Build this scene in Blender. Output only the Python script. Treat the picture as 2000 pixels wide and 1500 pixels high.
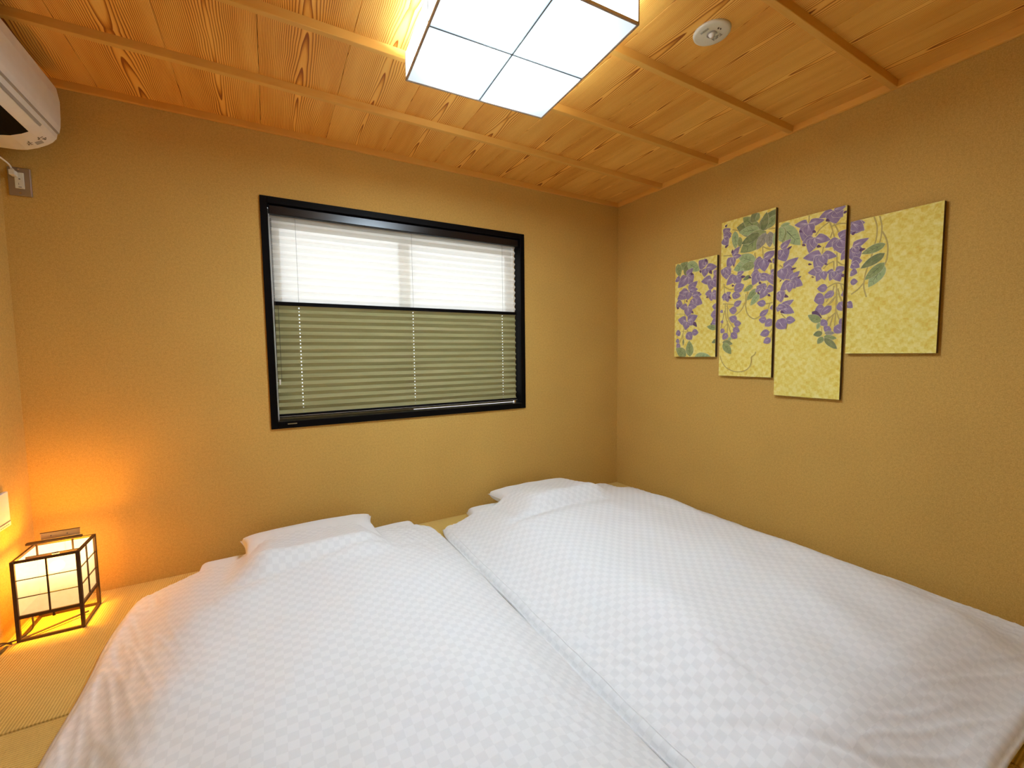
import bpy, bmesh, math, random
from mathutils import Vector, Matrix, noise
random.seed(7)
R = math.radians
for o in list(bpy.data.objects): bpy.data.objects.remove(o)
SC = bpy.context.scene
COL = SC.collection

# ------------------------------------------------------------------ camera
F_PX, YAW, PITCH, ROLL = 829.36, R(29.668), R(-4.0245), R(-0.686)
CAM = Vector((-2.4455, -2.5662, 1.0601))
fw = Vector((math.sin(YAW)*math.cos(PITCH), math.cos(YAW)*math.cos(PITCH), math.sin(PITCH)))
rt = Vector((math.cos(YAW), -math.sin(YAW), 0)); up = rt.cross(fw)
r2 = math.cos(ROLL)*rt + math.sin(ROLL)*up; u2 = -math.sin(ROLL)*rt + math.cos(ROLL)*up
cd = bpy.data.cameras.new('camera'); cam = bpy.data.objects.new('camera', cd); COL.objects.link(cam)
cd.sensor_width = 36; cd.sensor_fit = 'HORIZONTAL'; cd.lens = F_PX*36/2000; cd.clip_start = .02
M = Matrix((r2, u2, -fw)).transposed().to_4x4(); M.translation = CAM
cam.matrix_world = M
SC.camera = cam

# ------------------------------------------------------------------ world, exposure
W = bpy.data.worlds.new('world'); SC.world = W; W.use_nodes = True
bg = W.node_tree.nodes['Background']; bg.inputs[0].default_value = (.93, .97, 1, 1); bg.inputs[1].default_value = 1.5
SC.view_settings.view_transform = 'Standard'; SC.view_settings.look = 'None'
SC.view_settings.gamma = 1; SC.view_settings.use_curve_mapping = False
SC.view_settings.exposure = 0.0
LAMP_CORE = 182.0      # radiance in the middle of the ceiling light
LAMP_EDGE = 1.0
LANTERN_W = 19.0       # bulb in the floor lantern (watts)
PAPER = 1.0

# ------------------------------------------------------------------ helpers
def tag(o, label=None, cat=None, group=None, kind=None):
    if label: o['label'] = label
    if cat: o['category'] = cat
    if group: o['group'] = group
    if kind: o['kind'] = kind
    return o
def link(name, me, mats, parent=None, smooth=False):
    if not isinstance(mats, (list, tuple)): mats = [mats]
    for m in mats: me.materials.append(m)
    o = bpy.data.objects.new(name, me); COL.objects.link(o)
    if parent is not None: o.parent = parent
    if smooth:
        for p in me.polygons: p.use_smooth = True
    return o
def obj(name, bm, mats, parent=None, smooth=False):
    bmesh.ops.recalc_face_normals(bm, faces=bm.faces)
    me = bpy.data.meshes.new(name); bm.to_mesh(me); bm.free()
    return link(name, me, mats, parent, smooth)
def empty(name, loc=(0, 0, 0), rz=0):
    o = bpy.data.objects.new(name, None); COL.objects.link(o); o.location = loc; o.rotation_euler = (0, 0, rz)
    o.empty_display_size = .05
    return o
def BM(): return bmesh.new()
def box(bm, x0, x1, y0, y1, z0, z1, bev=0, seg=2):
    b = bmesh.new()
    bmesh.ops.create_cube(b, size=1)
    for v in b.verts:
        v.co = Vector(((x0+x1)/2+v.co.x*(x1-x0), (y0+y1)/2+v.co.y*(y1-y0), (z0+z1)/2+v.co.z*(z1-z0)))
    if bev: bmesh.ops.bevel(b, geom=b.edges[:], offset=bev, segments=seg, affect='EDGES', profile=.5)
    merge(bm, b); return bm
def merge(bm, b, mat=None):
    me = bpy.data.meshes.new('t'); b.to_mesh(me); b.free(); bm.from_mesh(me); bpy.data.meshes.remove(me)
def cyl(bm, p0, p1, r, n=20, r1=None):
    p0, p1 = Vector(p0), Vector(p1); d = p1-p0
    b = bmesh.new()
    bmesh.ops.create_cone(b, cap_ends=True, segments=n, radius1=r, radius2=r if r1 is None else r1, depth=d.length)
    q = d.to_track_quat('Z', 'Y').to_matrix().to_4x4(); q.translation = (p0+p1)/2
    bmesh.ops.transform(b, matrix=q, verts=b.verts)
    merge(bm, b); return bm
def tube(bm, pts, r, n=8):
    pts = [Vector(p) for p in pts]; rings = []
    nrm = None
    for i, p in enumerate(pts):
        t = (pts[min(i+1, len(pts)-1)]-pts[max(i-1, 0)]).normalized()
        if nrm is None: nrm = t.orthogonal().normalized()
        nrm = (nrm - t*nrm.dot(t)).normalized(); bn = t.cross(nrm)
        rings.append([bm.verts.new(p+r*(math.cos(a)*nrm+math.sin(a)*bn)) for a in [2*math.pi*k/n for k in range(n)]])
    for a, b in zip(rings, rings[1:]):
        for k in range(n): bm.faces.new((a[k], a[(k+1) % n], b[(k+1) % n], b[k]))
    bm.faces.new(rings[0][::-1]); bm.faces.new(rings[-1])
    return bm
def catmull(P, n=8):
    P = [Vector(p) for p in P]; out = []
    Q = [P[0]*2-P[1]]+P+[P[-1]*2-P[-2]]
    for i in range(1, len(Q)-2):
        for k in range(n):
            t = k/n; a, b, c, d = Q[i-1], Q[i], Q[i+1], Q[i+2]
            out.append(.5*((2*b)+(c-a)*t+(2*a-5*b+4*c-d)*t*t+(3*b-a-3*c+d)*t**3))
    out.append(P[-1]); return out
def sstep(a, b, x):
    t = max(0, min(1, (x-a)/(b-a))); return t*t*(3-2*t)
def nz(x, y, z=0): return noise.noise(Vector((x, y, z)))

# ------------------------------------------------------------------ materials
class NT:
    def __init__(s, name):
        s.m = bpy.data.materials.new(name); s.m.use_nodes = True; s.t = s.m.node_tree; s.n = s.t.nodes
        s.b = s.n['Principled BSDF']; s.out = s.n['Material Output']
    def new(s, ty, **k):
        n = s.n.new('ShaderNode'+ty)
        for a, v in k.items(): setattr(n, a, v)
        return n
    def l(s, a, b): s.t.links.new(a, b)
    def set(s, n, i, v): n.inputs[i].default_value = v
    def math(s, op, a, b=None, c=None):
        n = s.new('Math', operation=op)
        for i, v in enumerate((a, b, c)):
            if v is None: continue
            if isinstance(v, (int, float)): n.inputs[i].default_value = v
            else: s.l(v, n.inputs[i])
        return n.outputs[0]
    def ramp(s, fac, stops, interp='LINEAR'):
        n = s.new('ValToRGB'); e = n.color_ramp.elements; n.color_ramp.interpolation = interp
        while len(e) > 1: e.remove(e[-1])
        e[0].position = stops[0][0]; e[0].color = (*stops[0][1], 1)
        for p, c in stops[1:]:
            q = e.new(p); q.color = (*c, 1)
        s.l(fac, n.inputs[0]); return n.outputs[0]
    def coord(s, which='Object', scale=(1, 1, 1), loc=(0, 0, 0)):
        c = s.new('TexCoord'); m = s.new('Mapping'); s.l(c.outputs[which], m.inputs[0])
        m.inputs['Scale'].default_value = scale; m.inputs['Location'].default_value = loc
        return m.outputs[0]
    def noise(s, vec, sc, det=3, rough=.5):
        n = s.new('TexNoise'); s.l(vec, n.inputs['Vector']); n.inputs['Scale'].default_value = sc
        n.inputs['Detail'].default_value = det; n.inputs['Roughness'].default_value = rough
        return n.outputs[0]
    def bump(s, h, dist, strength=1):
        n = s.new('Bump'); s.l(h, n.inputs['Height']); n.inputs['Distance'].default_value = dist
        n.inputs['Strength'].default_value = strength; s.l(n.outputs[0], s.b.inputs['Normal']); return n
def simple(name, col, rough=.6, metal=0, spec=.5, var=0, vs=20):
    t = NT(name); t.b.inputs['Roughness'].default_value = rough; t.b.inputs['Metallic'].default_value = metal
    t.b.inputs['Specular IOR Level'].default_value = spec
    v = var or .03
    n = t.noise(t.coord(), vs)
    c = t.ramp(n, [(.3, tuple(x*(1-v) for x in col)), (.7, tuple(min(1, x*(1+v)) for x in col))])
    t.l(c, t.b.inputs['Base Color'])
    return t.m
def mat_wall():
    t = NT('flecked tan wallpaper'); v = t.coord()
    a = t.noise(v, 260, 2); b = t.noise(v, 2.2, 3); c = t.noise(v, 90, 3, .7)
    fine = t.ramp(a, [(.3, (.56, .335, .078)), (.5, (.625, .385, .098)), (.72, (.69, .435, .13))])
    mx = t.new('MixRGB', blend_type='MULTIPLY'); t.l(fine, mx.inputs[1])
    t.l(t.ramp(b, [(.3, (.95, .95, .95)), (.7, (1.03, 1.03, 1.03))]), mx.inputs[2]); mx.inputs[0].default_value = 1
    m2 = t.new('MixRGB', blend_type='MULTIPLY'); m2.inputs[0].default_value = 1; t.l(mx.outputs[0], m2.inputs[1])
    t.l(t.ramp(c, [(.35, (.93, .93, .92)), (.6, (1.04, 1.04, 1.04))]), m2.inputs[2])
    t.l(m2.outputs[0], t.b.inputs['Base Color']); t.b.inputs['Roughness'].default_value = .85
    t.b.inputs['Specular IOR Level'].default_value = .2
    t.bump(c, .0012, .6)
    return t.m
def mat_wood(name, along='y', cath=True, tint=(1, 1, 1), tightness=1.0):
    """sugi veneer: cathedral rings from an elongated cone cut, plus straight edge grain"""
    t = NT(name); oi = t.new('ObjectInfo'); tc = t.new('TexCoord')
    sep = t.new('SeparateXYZ'); t.l(tc.outputs['Object'], sep.inputs[0])
    X, Y = (sep.outputs[0], sep.outputs[1]) if along == 'y' else (sep.outputs[1], sep.outputs[0])
    rnd = oi.outputs['Random']
    # soft warp
    comb = t.new('CombineXYZ'); t.l(t.math('MULTIPLY', X, 7.0), comb.inputs[0]); t.l(t.math('MULTIPLY', Y, 2.2), comb.inputs[1])
    t.l(t.math('MULTIPLY', rnd, 37.0), comb.inputs[2])
    w = t.math('SUBTRACT', t.noise(comb.outputs[0], 1.0, 2, .5), .5)
    xx = t.math('ADD', X, t.math('MULTIPLY', w, .045))
    # apex distance along the board repeats
    yy = t.math('ADD', t.math('MULTIPLY', Y, .9), t.math('MULTIPLY', rnd, 5.0))
    tri = t.math('PINGPONG', yy, .95)
    yk = t.math('MULTIPLY', tri, .042)
    r = t.math('SQRT', t.math('ADD', t.math('MULTIPLY', xx, xx), t.math('MULTIPLY', yk, yk)))
    ph = t.math('MULTIPLY', t.math('MULTIPLY', r, t.math('ADD', t.math('MULTIPLY', r, 2.1), .62)), 170.0*tightness)
    saw = t.math('FRACT', ph)
    line = t.ramp(saw, [(0, (.18,)*3), (.5, (.32,)*3), (.84, (.75,)*3), (.93, (1,)*3), (1.0, (.18,)*3)])
    comb2 = t.new('CombineXYZ'); t.l(t.math('MULTIPLY', X, 420.0), comb2.inputs[0]); t.l(t.math('MULTIPLY', Y, 6.0), comb2.inputs[1]); t.l(rnd, comb2.inputs[2])
    fib = t.noise(comb2.outputs[0], 1, 2, .6)
    comb3 = t.new('CombineXYZ'); t.l(t.math('MULTIPLY', X, 14.0), comb3.inputs[0]); t.l(t.math('MULTIPLY', Y, 1.3), comb3.inputs[1]); t.l(t.math('MULTIPLY', rnd, 9.), comb3.inputs[2])
    brd = t.noise(comb3.outputs[0], 1, 2, .5)
    f = t.math('ADD', t.math('MULTIPLY', line, .84 if cath else .0), t.math('ADD', t.math('MULTIPLY', fib, .20 if cath else .3), t.math('ADD', t.math('MULTIPLY', brd, .48 if cath else .6), t.math('MULTIPLY_ADD', rnd, .12, -.08))))
    c = lambda a: tuple(x*y for x, y in zip(a, tint))
    col = t.ramp(f, [(.42, c((.99, .60, .15))), (.62, c((.94, .48, .09))), (.84, c((.66, .25, .03))), (1.0, c((.34, .09, .01)))])
    t.l(col, t.b.inputs['Base Color']); t.b.inputs['Roughness'].default_value = .55
    t.b.inputs['Specular IOR Level'].default_value = .25
    t.bump(t.math('ADD', t.math('MULTIPLY', line, -1), fib), .0004, .5)
    return t.m
def mat_tatami(name, along):
    t = NT(name); tc = t.new('TexCoord'); sep = t.new('SeparateXYZ'); t.l(tc.outputs['Object'], sep.inputs[0])
    a, b = (sep.outputs[0], sep.outputs[1]) if along == 'y' else (sep.outputs[1], sep.outputs[0])
    w = t.math('SINE', t.math('MULTIPLY', a, 2*math.pi/.0085))
    f2 = t.math('SINE', t.math('MULTIPLY', b, 2*math.pi/.0032))
    cb = t.new('CombineXYZ'); t.l(t.math('MULTIPLY', a, 40.), cb.inputs[0]); t.l(t.math('MULTIPLY', b, 500.), cb.inputs[1])
    n = t.noise(cb.outputs[0], 1, 3); big = t.noise(tc.outputs['Object'], 3.5, 3)
    f = t.math('ADD', t.math('MULTIPLY', w, .16), t.math('ADD', t.math('MULTIPLY', n, .6), t.math('MULTIPLY', big, .4)))
    col = t.ramp(f, [(.2, (.48, .33, .085)), (.5, (.72, .50, .14)), (.85, (.84, .63, .20))])
    t.l(col, t.b.inputs['Base Color']); t.b.inputs['Roughness'].default_value = .6; t.b.inputs['Specular IOR Level'].default_value = .3
    t.bump(t.math('ADD', w, t.math('MULTIPLY', f2, .3)), .0009, .8)
    return t.m
def mat_cotton(name, check=.024, jac=True, c0=(.822, .842, .848), c1=(.87, .89, .895)):
    t = NT(name)
    uv = t.new('UVMap'); mp = t.new('Mapping'); t.l(uv.outputs[0], mp.inputs[0]); v = mp.outputs[0]
    if jac:
        ck = t.new('TexChecker'); t.l(v, ck.inputs[0]); ck.inputs['Scale'].default_value = 1/check
        ck.inputs[1].default_value = (*c0, 1); ck.inputs[2].default_value = (*c1, 1)
        t.l(ck.outputs[0], t.b.inputs['Base Color'])
        rr = t.math('MULTIPLY_ADD', ck.outputs['Fac'], .22, .42); t.l(rr, t.b.inputs['Roughness'])
        h = t.math('ADD', t.math('MULTIPLY', ck.outputs['Fac'], .35), t.noise(v, 900, 2))
        t.bump(h, .0005, .4)
    else:
        t.b.inputs['Base Color'].default_value = (*c1, 1); t.b.inputs['Roughness'].default_value = .8
        t.bump(t.noise(v, 700, 2), .0004, .4)
    t.b.inputs['Specular IOR Level'].default_value = .3
    t.b.inputs['Sheen Weight'].default_value = .15
    return t.m

m_wall = mat_wall()
m_plank = mat_wood('sugi ceiling board', 'y')
m_batten = mat_wood('ceiling batten wood', 'x', False, (.80, .72, .62), 3)
m_batten_y = mat_wood('ceiling trim wood', 'y', False, (.92, .84, .72), 3)
m_tat_x, m_tat_y = mat_tatami('tatami rush weave across', 'x'), mat_tatami('tatami rush weave along', 'y')
m_dark = simple('dark gap', (.02, .012, .008), .9)
m_duvet = mat_cotton('white check jacquard cotton')
m_sheet = mat_cotton('plain white cotton', jac=False)
m_black = simple('black brown window frame', (.0025, .0018, .002), .5, spec=.08)
m_headrail = simple('black satin rail', (.006, .006, .007), .26, spec=.4)
m_sill = simple('polished sill', (.01, .011, .008), .3, spec=.7)
m_sash = simple('pale aluminium sash', (.72, .71, .68), .5)
m_acw = simple('warm white plastic', (.80, .78, .73), .42)
m_acgroove = simple('grey plastic groove', (.34, .32, .29), .5)
m_print = simple('grey brown ink', (.16, .13, .09), .7)
m_faint = simple('faint grey ink', (.46, .44, .38), .7)
m_ink = simple('dark ink', (.05, .04, .03), .7)
m_steel = simple('brushed steel plate', (.42, .38, .36), .38, .85)
m_ivory = simple('ivory plastic', (.74, .72, .62), .45)
m_white = simple('white plastic', (.8, .79, .77), .4)
m_lwood = simple('dark stained lantern wood', (.045, .02, .01), .5, var=.2, vs=60)
m_side = simple('canvas edge', (.10, .06, .025), .8)
m_cord = simple('brown cord', (.05, .03, .02), .5)
m_chrome = simple('nickel', (.6, .58, .55), .25, 1)

# ================================================================== STRUCTURE
XL, YF, ZT, ZC = -3.3585, -3.43, 2.228, 2.2
# window opening in the back wall
WX0, WX1, WZ0, WZ1 = -2.4525, -.879, .6785, 1.8831
bm = BM()
box(bm, XL-.1, WX0+.02, 0, .12, -.05, 2.33); box(bm, WX1-.02, .1, 0, .12, -.05, 2.33)
box(bm, WX0+.02, WX1-.02, 0, .12, -.05, WZ0+.02); box(bm, WX0+.02, WX1-.02, 0, .12, WZ1-.02, 2.33)
tag(obj('wall_back', bm, m_wall), 'tan flecked wall with the black-framed window', kind='structure')
tag(obj('wall_right', box(BM(), 0, .12, YF-.1, 0, -.05, 2.33), m_wall), 'tan flecked wall carrying the wisteria canvases', kind='structure')
tag(obj('wall_left', box(BM(), XL-.12, XL, YF-.1, 0, -.05, 2.33), m_wall), 'tan flecked wall with the air conditioner', kind='structure')
tag(obj('wall_front', box(BM(), XL, 0, YF-.12, YF, -.05, 2.33), m_wall), kind='structure')
# floor of borderless half mats
fl = tag(obj('floor', box(BM(), XL, 0, YF, 0, -.05, -.03), m_dark), kind='structure')
mx, my = -XL/4, -YF/4
mats = {}
for i in range(4):
    for j in range(4):
        k = (i+j) % 2
        if k not in mats:
            o = obj('tatami_mat', box(BM(), .0035, mx-.0035 if False else mx-.0015, -my+.0015, -.004, -.03, 0, .003, 2), m_tat_y if k == 0 else m_tat_x, fl); mats[k] = o
        else:
            o = mats[k].copy(); COL.objects.link(o); o.parent = fl
        o.location = (XL+i*mx, -j*my, 0)
# ceiling: boards and battens
ce = tag(obj('ceiling', box(BM(), XL, 0, YF, 0, 2.255, 2.33), m_dark), kind='structure')
x = -3.338; first = None; xs = [XL]+[-3.036+.3035*k for k in range(11)]
xs = [v for v in xs if v < -.05]+[0]
for a, b in zip(xs, xs[1:]):
    w = b-a
    o = obj('plank', box(BM(), -.1517 if abs(w-.3035) < .01 or a > -1 else .1517-w, (.1517 if a < -1 or abs(w-.3035) < .01 else -.1517+w)-.0012, YF, 0, 2.23-ZT, 2.255-ZT, .001, 1), m_plank, ce)
    o.location = ((a+.1517) if (abs(w-.3035) < .01 or a > -1) else (b-.1517), 0, ZT)
def trap(bm, L0, L1, c, z0, z1, wb, wt, axis='x'):
    """bar with a slightly narrower bottom face; L along the axis"""
    v = []
    for L in (L0, L1):
        for (d, z) in ((-wb/2, z0), (wb/2, z0), (wt/2, z1), (-wt/2, z1)):
            v.append(bm.verts.new((L, c+d, z) if axis == 'x' else (c+d, L, z)))
    for f in ((0, 1, 2, 3), (7, 6, 5, 4), (0, 4, 5, 1), (1, 5, 6, 2), (2, 6, 7, 3), (3, 7, 4, 0)): bm.faces.new([v[i] for i in f])
    bmesh.ops.bevel(bm, geom=bm.edges[:], offset=.0015, segments=1, affect='EDGES')
    return bm
proto = None
for k in range(8):
    yb = -.4225-.0135-.4255*k
    if yb < YF+.05: break
    if proto is None:
        proto = obj('batten', trap(BM(), XL+.016, -.016, 0, ZC-ZT, .004, .024, .030), m_batten, ce); o = proto
    else:
        o = proto.copy(); COL.objects.link(o); o.parent = ce
    o.location = (0, yb, ZT)
def trim(name, *b, m=m_batten): return tag(obj(name, box(BM(), *b, .0015, 1), m), kind='structure')
trim('trim_1', XL, 0, -.018, 0, ZC, 2.232); trim('trim_2', -.018, 0, YF, -.018, ZC, 2.232, m=m_batten_y)
trim('trim_3', XL, XL+.018, YF, -.018, ZC, 2.232, m=m_batten_y); trim('trim_4', XL+.018, -.018, YF, YF+.018, ZC, 2.232)

# ------------------------------------------------------------------ window
wn = tag(empty('window_1', ((WX0+WX1)/2, 0, WZ0)), kind='structure')
def wchild(name, bm, m, par=None, smooth=False):
    o = obj(name, bm, m, par or wn, smooth)
    if par is None: o.location = -Vector(wn.location)
    return o
FW = .033; D0, D1 = -.012, .075
def jamb(name, *b): return wchild(name, box(BM(), *b, .0015, 1), m_black)
jamb('window_frame', WX0, WX0+FW, D0, D1, WZ0, WZ1); jamb('window_frame', WX1-FW, WX1, D0, D1, WZ0, WZ1)
jamb('window_frame', WX0+FW, WX1-FW, D0, D1, WZ1-.034, WZ1); jamb('window_frame', WX0+FW, WX1-FW, D0, D1, WZ0, WZ0+.036)
wchild('badge', box(BM(), -2.375, -2.33, D0-.0015, D0+.001, .699, .704), m_chrome)['label'] = 'small pale metal badge on the lower frame'
wchild('sill', box(BM(), WX0+FW, WX1-FW, D0+.002, D1, WZ0+.035, WZ0+.038), m_sill)
IX0, IX1, IZ0, IZ1 = WX0+FW, WX1-FW, WZ0+.036, WZ1-.034
# sliding sashes with glass behind the blind
t = NT('clear glass'); t.b.inputs['Transmission Weight'].default_value = 1; t.b.inputs['Roughness'].default_value = 0; t.b.inputs['IOR'].default_value = 1.0
t.b.inputs['Base Color'].default_value = (.96, .98, .98, 1); m_glass = t.m
def sash(x0, x1, y):
    bm = BM(); s = .05; z0, z1 = IZ0, IZ1
    box(bm, x0, x0+s, y, y+.02, z0, z1); box(bm, x1-s, x1, y, y+.02, z0, z1)
    box(bm, x0+s, x1-s, y, y+.02, z0, z0+.06); box(bm, x0+s, x1-s, y, y+.02, z1-.095, z1)
    o = wchild('sash', bm, m_sash)
    wchild('pane', box(BM(), x0+s, x1-s, y+.008, y+.012, z0+.06, z1-.095), m_glass, o)
mid = -1.69
sash(IX0-.0, mid+.03, .085); sash(mid-.03, IX1, .11)

# ================================================================== PLEATED BLIND
bl = tag(empty('pleated_blind', ((IX0+IX1)/2, .03, IZ1)), 'two-tone pleated blind in the window, sheer white above and olive green below', 'blind')
def bchild(name, bm, m, par=None, smooth=False):
    o = obj(name, bm, m, par or bl, smooth)
    if par is None: o.location = -Vector(bl.location)
    return o
YB = .034
t = NT('sheer white pleated cloth'); n = t.n
tr = t.new('BsdfTransparent'); tl = t.new('BsdfTranslucent'); df = t.new('BsdfDiffuse')
tl.inputs[0].default_value = (.97, .94, .87, 1); df.inputs[0].default_value = (.97, .93, .82, 1)
wv = t.noise(t.coord('Object', (30, 1, 900)), 1, 2)
a = t.new('MixShader'); a.inputs[0].default_value = .45; t.l(tl.outputs[0], a.inputs[1]); t.l(df.outputs[0], a.inputs[2])
b = t.new('MixShader'); t.l(t.math('MULTIPLY_ADD', wv, .16, .13), b.inputs[0]); t.l(a.outputs[0], b.inputs[1]); t.l(tr.outputs[0], b.inputs[2])
t.l(b.outputs[0], t.out.inputs[0]); m_sheer = t.m
t = NT('olive green pleated cloth'); tl = t.new('BsdfTranslucent'); tl.inputs[0].default_value = (.30, .28, .13, 1)
df = t.new('BsdfDiffuse')
gn = t.noise(t.coord('Object', (3, 1, 25)), 1, 3)
t.l(t.ramp(gn, [(.3, (.33, .305, .145)), (.6, (.39, .355, .175)), (.8, (.45, .39, .22))]), df.inputs[0])
a = t.new('MixShader'); a.inputs[0].default_value = .86; t.l(tl.outputs[0], a.inputs[1]); t.l(df.outputs[0], a.inputs[2])
t.l(a.outputs[0], t.out.inputs[0]); m_olive = t.m
CX = (-2.293, -1.662, -1.036)
def pleats(name, z0, z1, x0, x1, m, holes, amp=.0095, pitch=.0392):
    nh = int(round((z1-z0)/(pitch/2))); hh = (z1-z0)/nh
    cols = [x0, x1]
    for c in CX: cols += [c-.0028, c+.0028]
    cols += [x0+(x1-x0)*k/12 for k in range(1, 12)]
    cols = sorted(cols); rows = []
    for k in range(nh):
        s = 1 if k % 2 == 0 else -1
        for f in (0, .34, .66):
            rows.append((z1-(k+f)*hh, -s*amp*(1-2*f), f == .34))
    rows.append((z0, (-1 if nh % 2 == 0 else 1)*amp, False))
    bm = BM(); g = []
    for i, (z, y, h) in enumerate(rows):
        g.append([bm.verts.new((x, YB+y+.0012*nz(x*3, i*1.7, 5), z+.0022*nz(x*2.2, i*.23, 1))) for x in cols])
    for i in range(len(rows)-1):
        for j in range(len(cols)-1):
            xm = (cols[j]+cols[j+1])/2
            if holes and rows[i][2] and any(abs(xm-c) < .0027 for c in CX): continue
            bm.faces.new((g[i][j], g[i][j+1], g[i+1][j+1], g[i+1][j]))
    me = bpy.data.meshes.new(name); bm.to_mesh(me); bm.free()
    o = link(name, me, m, bl); o.location = -Vector(bl.location); return o
ZR = 1.343
BX0, BX1 = IX0+.008, IX1-.022
hd = bchild('headrail', box(BM(), IX0+.003, IX1-.003, .004, .060, IZ1-.052, IZ1-.002, .006, 3), m_headrail)
pleats('upper_fabric', ZR+.010, IZ1-.052, BX0, BX1, m_sheer, False)['label'] = 'sheer white pleated cloth with daylight behind'
bchild('middle_rail', box(BM(), BX0, BX1+.004, .018, .05, ZR-.010, ZR+.010, .003, 2), m_black)
pleats('lower_fabric', .752, ZR-.010, BX0, BX1, m_olive, True)['label'] = 'olive green pleated cloth with rows of cord holes'
br = bchild('bottom_rail', box(BM(), BX0, BX1+.004, .016, .052, .733, .752, .003, 2), m_black)
bchild('rail_edge', box(BM(), BX0, BX1, .0135, .016, .738, .7402), m_acgroove, br)
for c in CX:
    bchild('lift_cord', tube(BM(), [(c, YB-.0102, IZ1-.05), (c, YB-.0102, ZR+.009)], .0007, 5), m_print)
# bead chain loop at the left
bm = BM()
for k in range(150):
    z = 1.775-k*.0048
    if z < .95: break
    for dx in (0, .018 if z < 1.33 else .004):
        b = bmesh.new(); bmesh.ops.create_icosphere(b, subdivisions=1, radius=.0019)
        bmesh.ops.translate(b, vec=(-2.410+dx, .004, z), verts=b.verts); merge(bm, b)
o = bchild('bead_chain', bm, m_ink); o['kind'] = 'stuff'
for dx in (0, .018): bchild('chain_cord', tube(BM(), [(-2.410+dx, .004, 1.77 if dx == 0 else 1.33), (-2.410+dx, .004, .94)], .0008, 5), m_ink)
bchild('cord_guide', tube(BM(), [(IX0+.004, .006, IZ1-.05), (IX0+.004, .006, IZ0+.005)], .0016, 6), m_white)
bchild('tassel', cyl(BM(), (-2.401, .004, .94), (-2.401, .004, .912), .005, 10, .003), m_white)['label'] = 'clear cord weight'

# ================================================================== CEILING LIGHT
ZL = 2.101
cl = tag(empty('ceiling_light', (-1.6625, -1.2210, ZL), R(-2.6)), 'large square white box ceiling light with cross dividers, hung under the wood ceiling', 'light')
H = .3005; TP = ZC+.0-ZL
def emit(name, side):
    t = NT(name); tc = t.new('TexCoord'); em = t.new('Emission')
    if not side:
        mp = t.new('Mapping'); mp.vector_type = 'POINT'; t.l(tc.outputs['Object'], mp.inputs[0])
        ln = t.new('VectorMath', operation='LENGTH'); t.l(mp.outputs[0], ln.inputs[0])
        g = t.math('EXPONENT', t.math('MULTIPLY', t.math('MULTIPLY', ln.outputs['Value'], ln.outputs['Value']), -1/(.14**2)))
        sp = t.new('SeparateXYZ'); t.l(tc.outputs['Object'], sp.inputs[0])
        mn = t.math('MINIMUM', t.math('ABSOLUTE', sp.outputs[0]), t.math('ABSOLUTE', sp.outputs[1]))
        mr = t.new('MapRange'); mr.interpolation_type = 'SMOOTHSTEP'; t.l(mn, mr.inputs[0]); mr.inputs[1].default_value = .004; mr.inputs[2].default_value = .018
        t.l(t.math('MULTIPLY_ADD', t.math('MULTIPLY', g, mr.outputs[0]), LAMP_CORE, LAMP_EDGE*.93), em.inputs[1])
        t.l(t.ramp(g, [(0, (.86, .95, .98)), (.02, (.81, 1.0, 1.17))]), em.inputs[0])
    else:
        em.inputs[0].default_value = (.90, .97, 1, 1); em.inputs[1].default_value = LAMP_EDGE*6
    t.l(em.outputs[0], t.out.inputs[0]); return t.m
m_em, m_ems = emit('lit bottom diffuser', False), emit('lit side diffuser', True)
m_lampframe = simple('thin taupe lamp frame', (.40, .31, .25), .5)
m_div = simple('grey divider line', (.10, .10, .09), .6)
def lchild(name, bm, m, par=cl): return obj(name, bm, m, par)
g = .0012
for sx in (-1, 1):
    for sy in (-1, 1):
        xa, xb = sorted((sx*g, sx*(H-.006))); ya, yb = sorted((sy*g, sy*(H-.006)))
        lchild('bottom_diffuser', box(BM(), xa, xb, ya, yb, 0, .004), m_em)
        # side diffusers, two panes to a side
        a, b = sorted((sy*g, sy*(H-.005)))
        lchild('side_diffuser', box(BM(), *(sorted((sx*(H-.003), sx*(H-.006)))), a, b, .006, TP), m_ems)
        lchild('side_diffuser', box(BM(), a, b, *(sorted((sx*(H-.003), sx*(H-.006)))), .006, TP), m_ems)
        # corner posts
        lchild('corner_post', box(BM(), *sorted((sx*H, sx*(H-.005))), *sorted((sy*H, sy*(H-.005))), 0, TP), m_lampframe)
for s in (-1, 1):
    lchild('frame_edge', box(BM(), -H, H, *sorted((s*H, s*(H-.006))), -.003, .006), m_lampframe)
    lchild('frame_edge', box(BM(), *sorted((s*H, s*(H-.006))), -H+.006, H-.006, -.003, .006), m_lampframe)
    lchild('side_divider', box(BM(), *sorted((s*(H-.001), s*(H-.005))), -.0012, .0012, .006, TP), m_div)
    lchild('side_divider', box(BM(), -.0012, .0012, *sorted((s*(H-.001), s*(H-.005))), .006, TP), m_div)
lchild('divider', box(BM(), -H+.006, H-.006, -.0017, .0017, -.0015, .004), m_div)
lchild('divider', box(BM(), -.0017, .0017, -H+.006, H-.006, -.0015, .0039), m_div)
lchild('mounting_plate', box(BM(), -.2, .2, -.2, .2, TP-.012, TP-.001), m_white)

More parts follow.
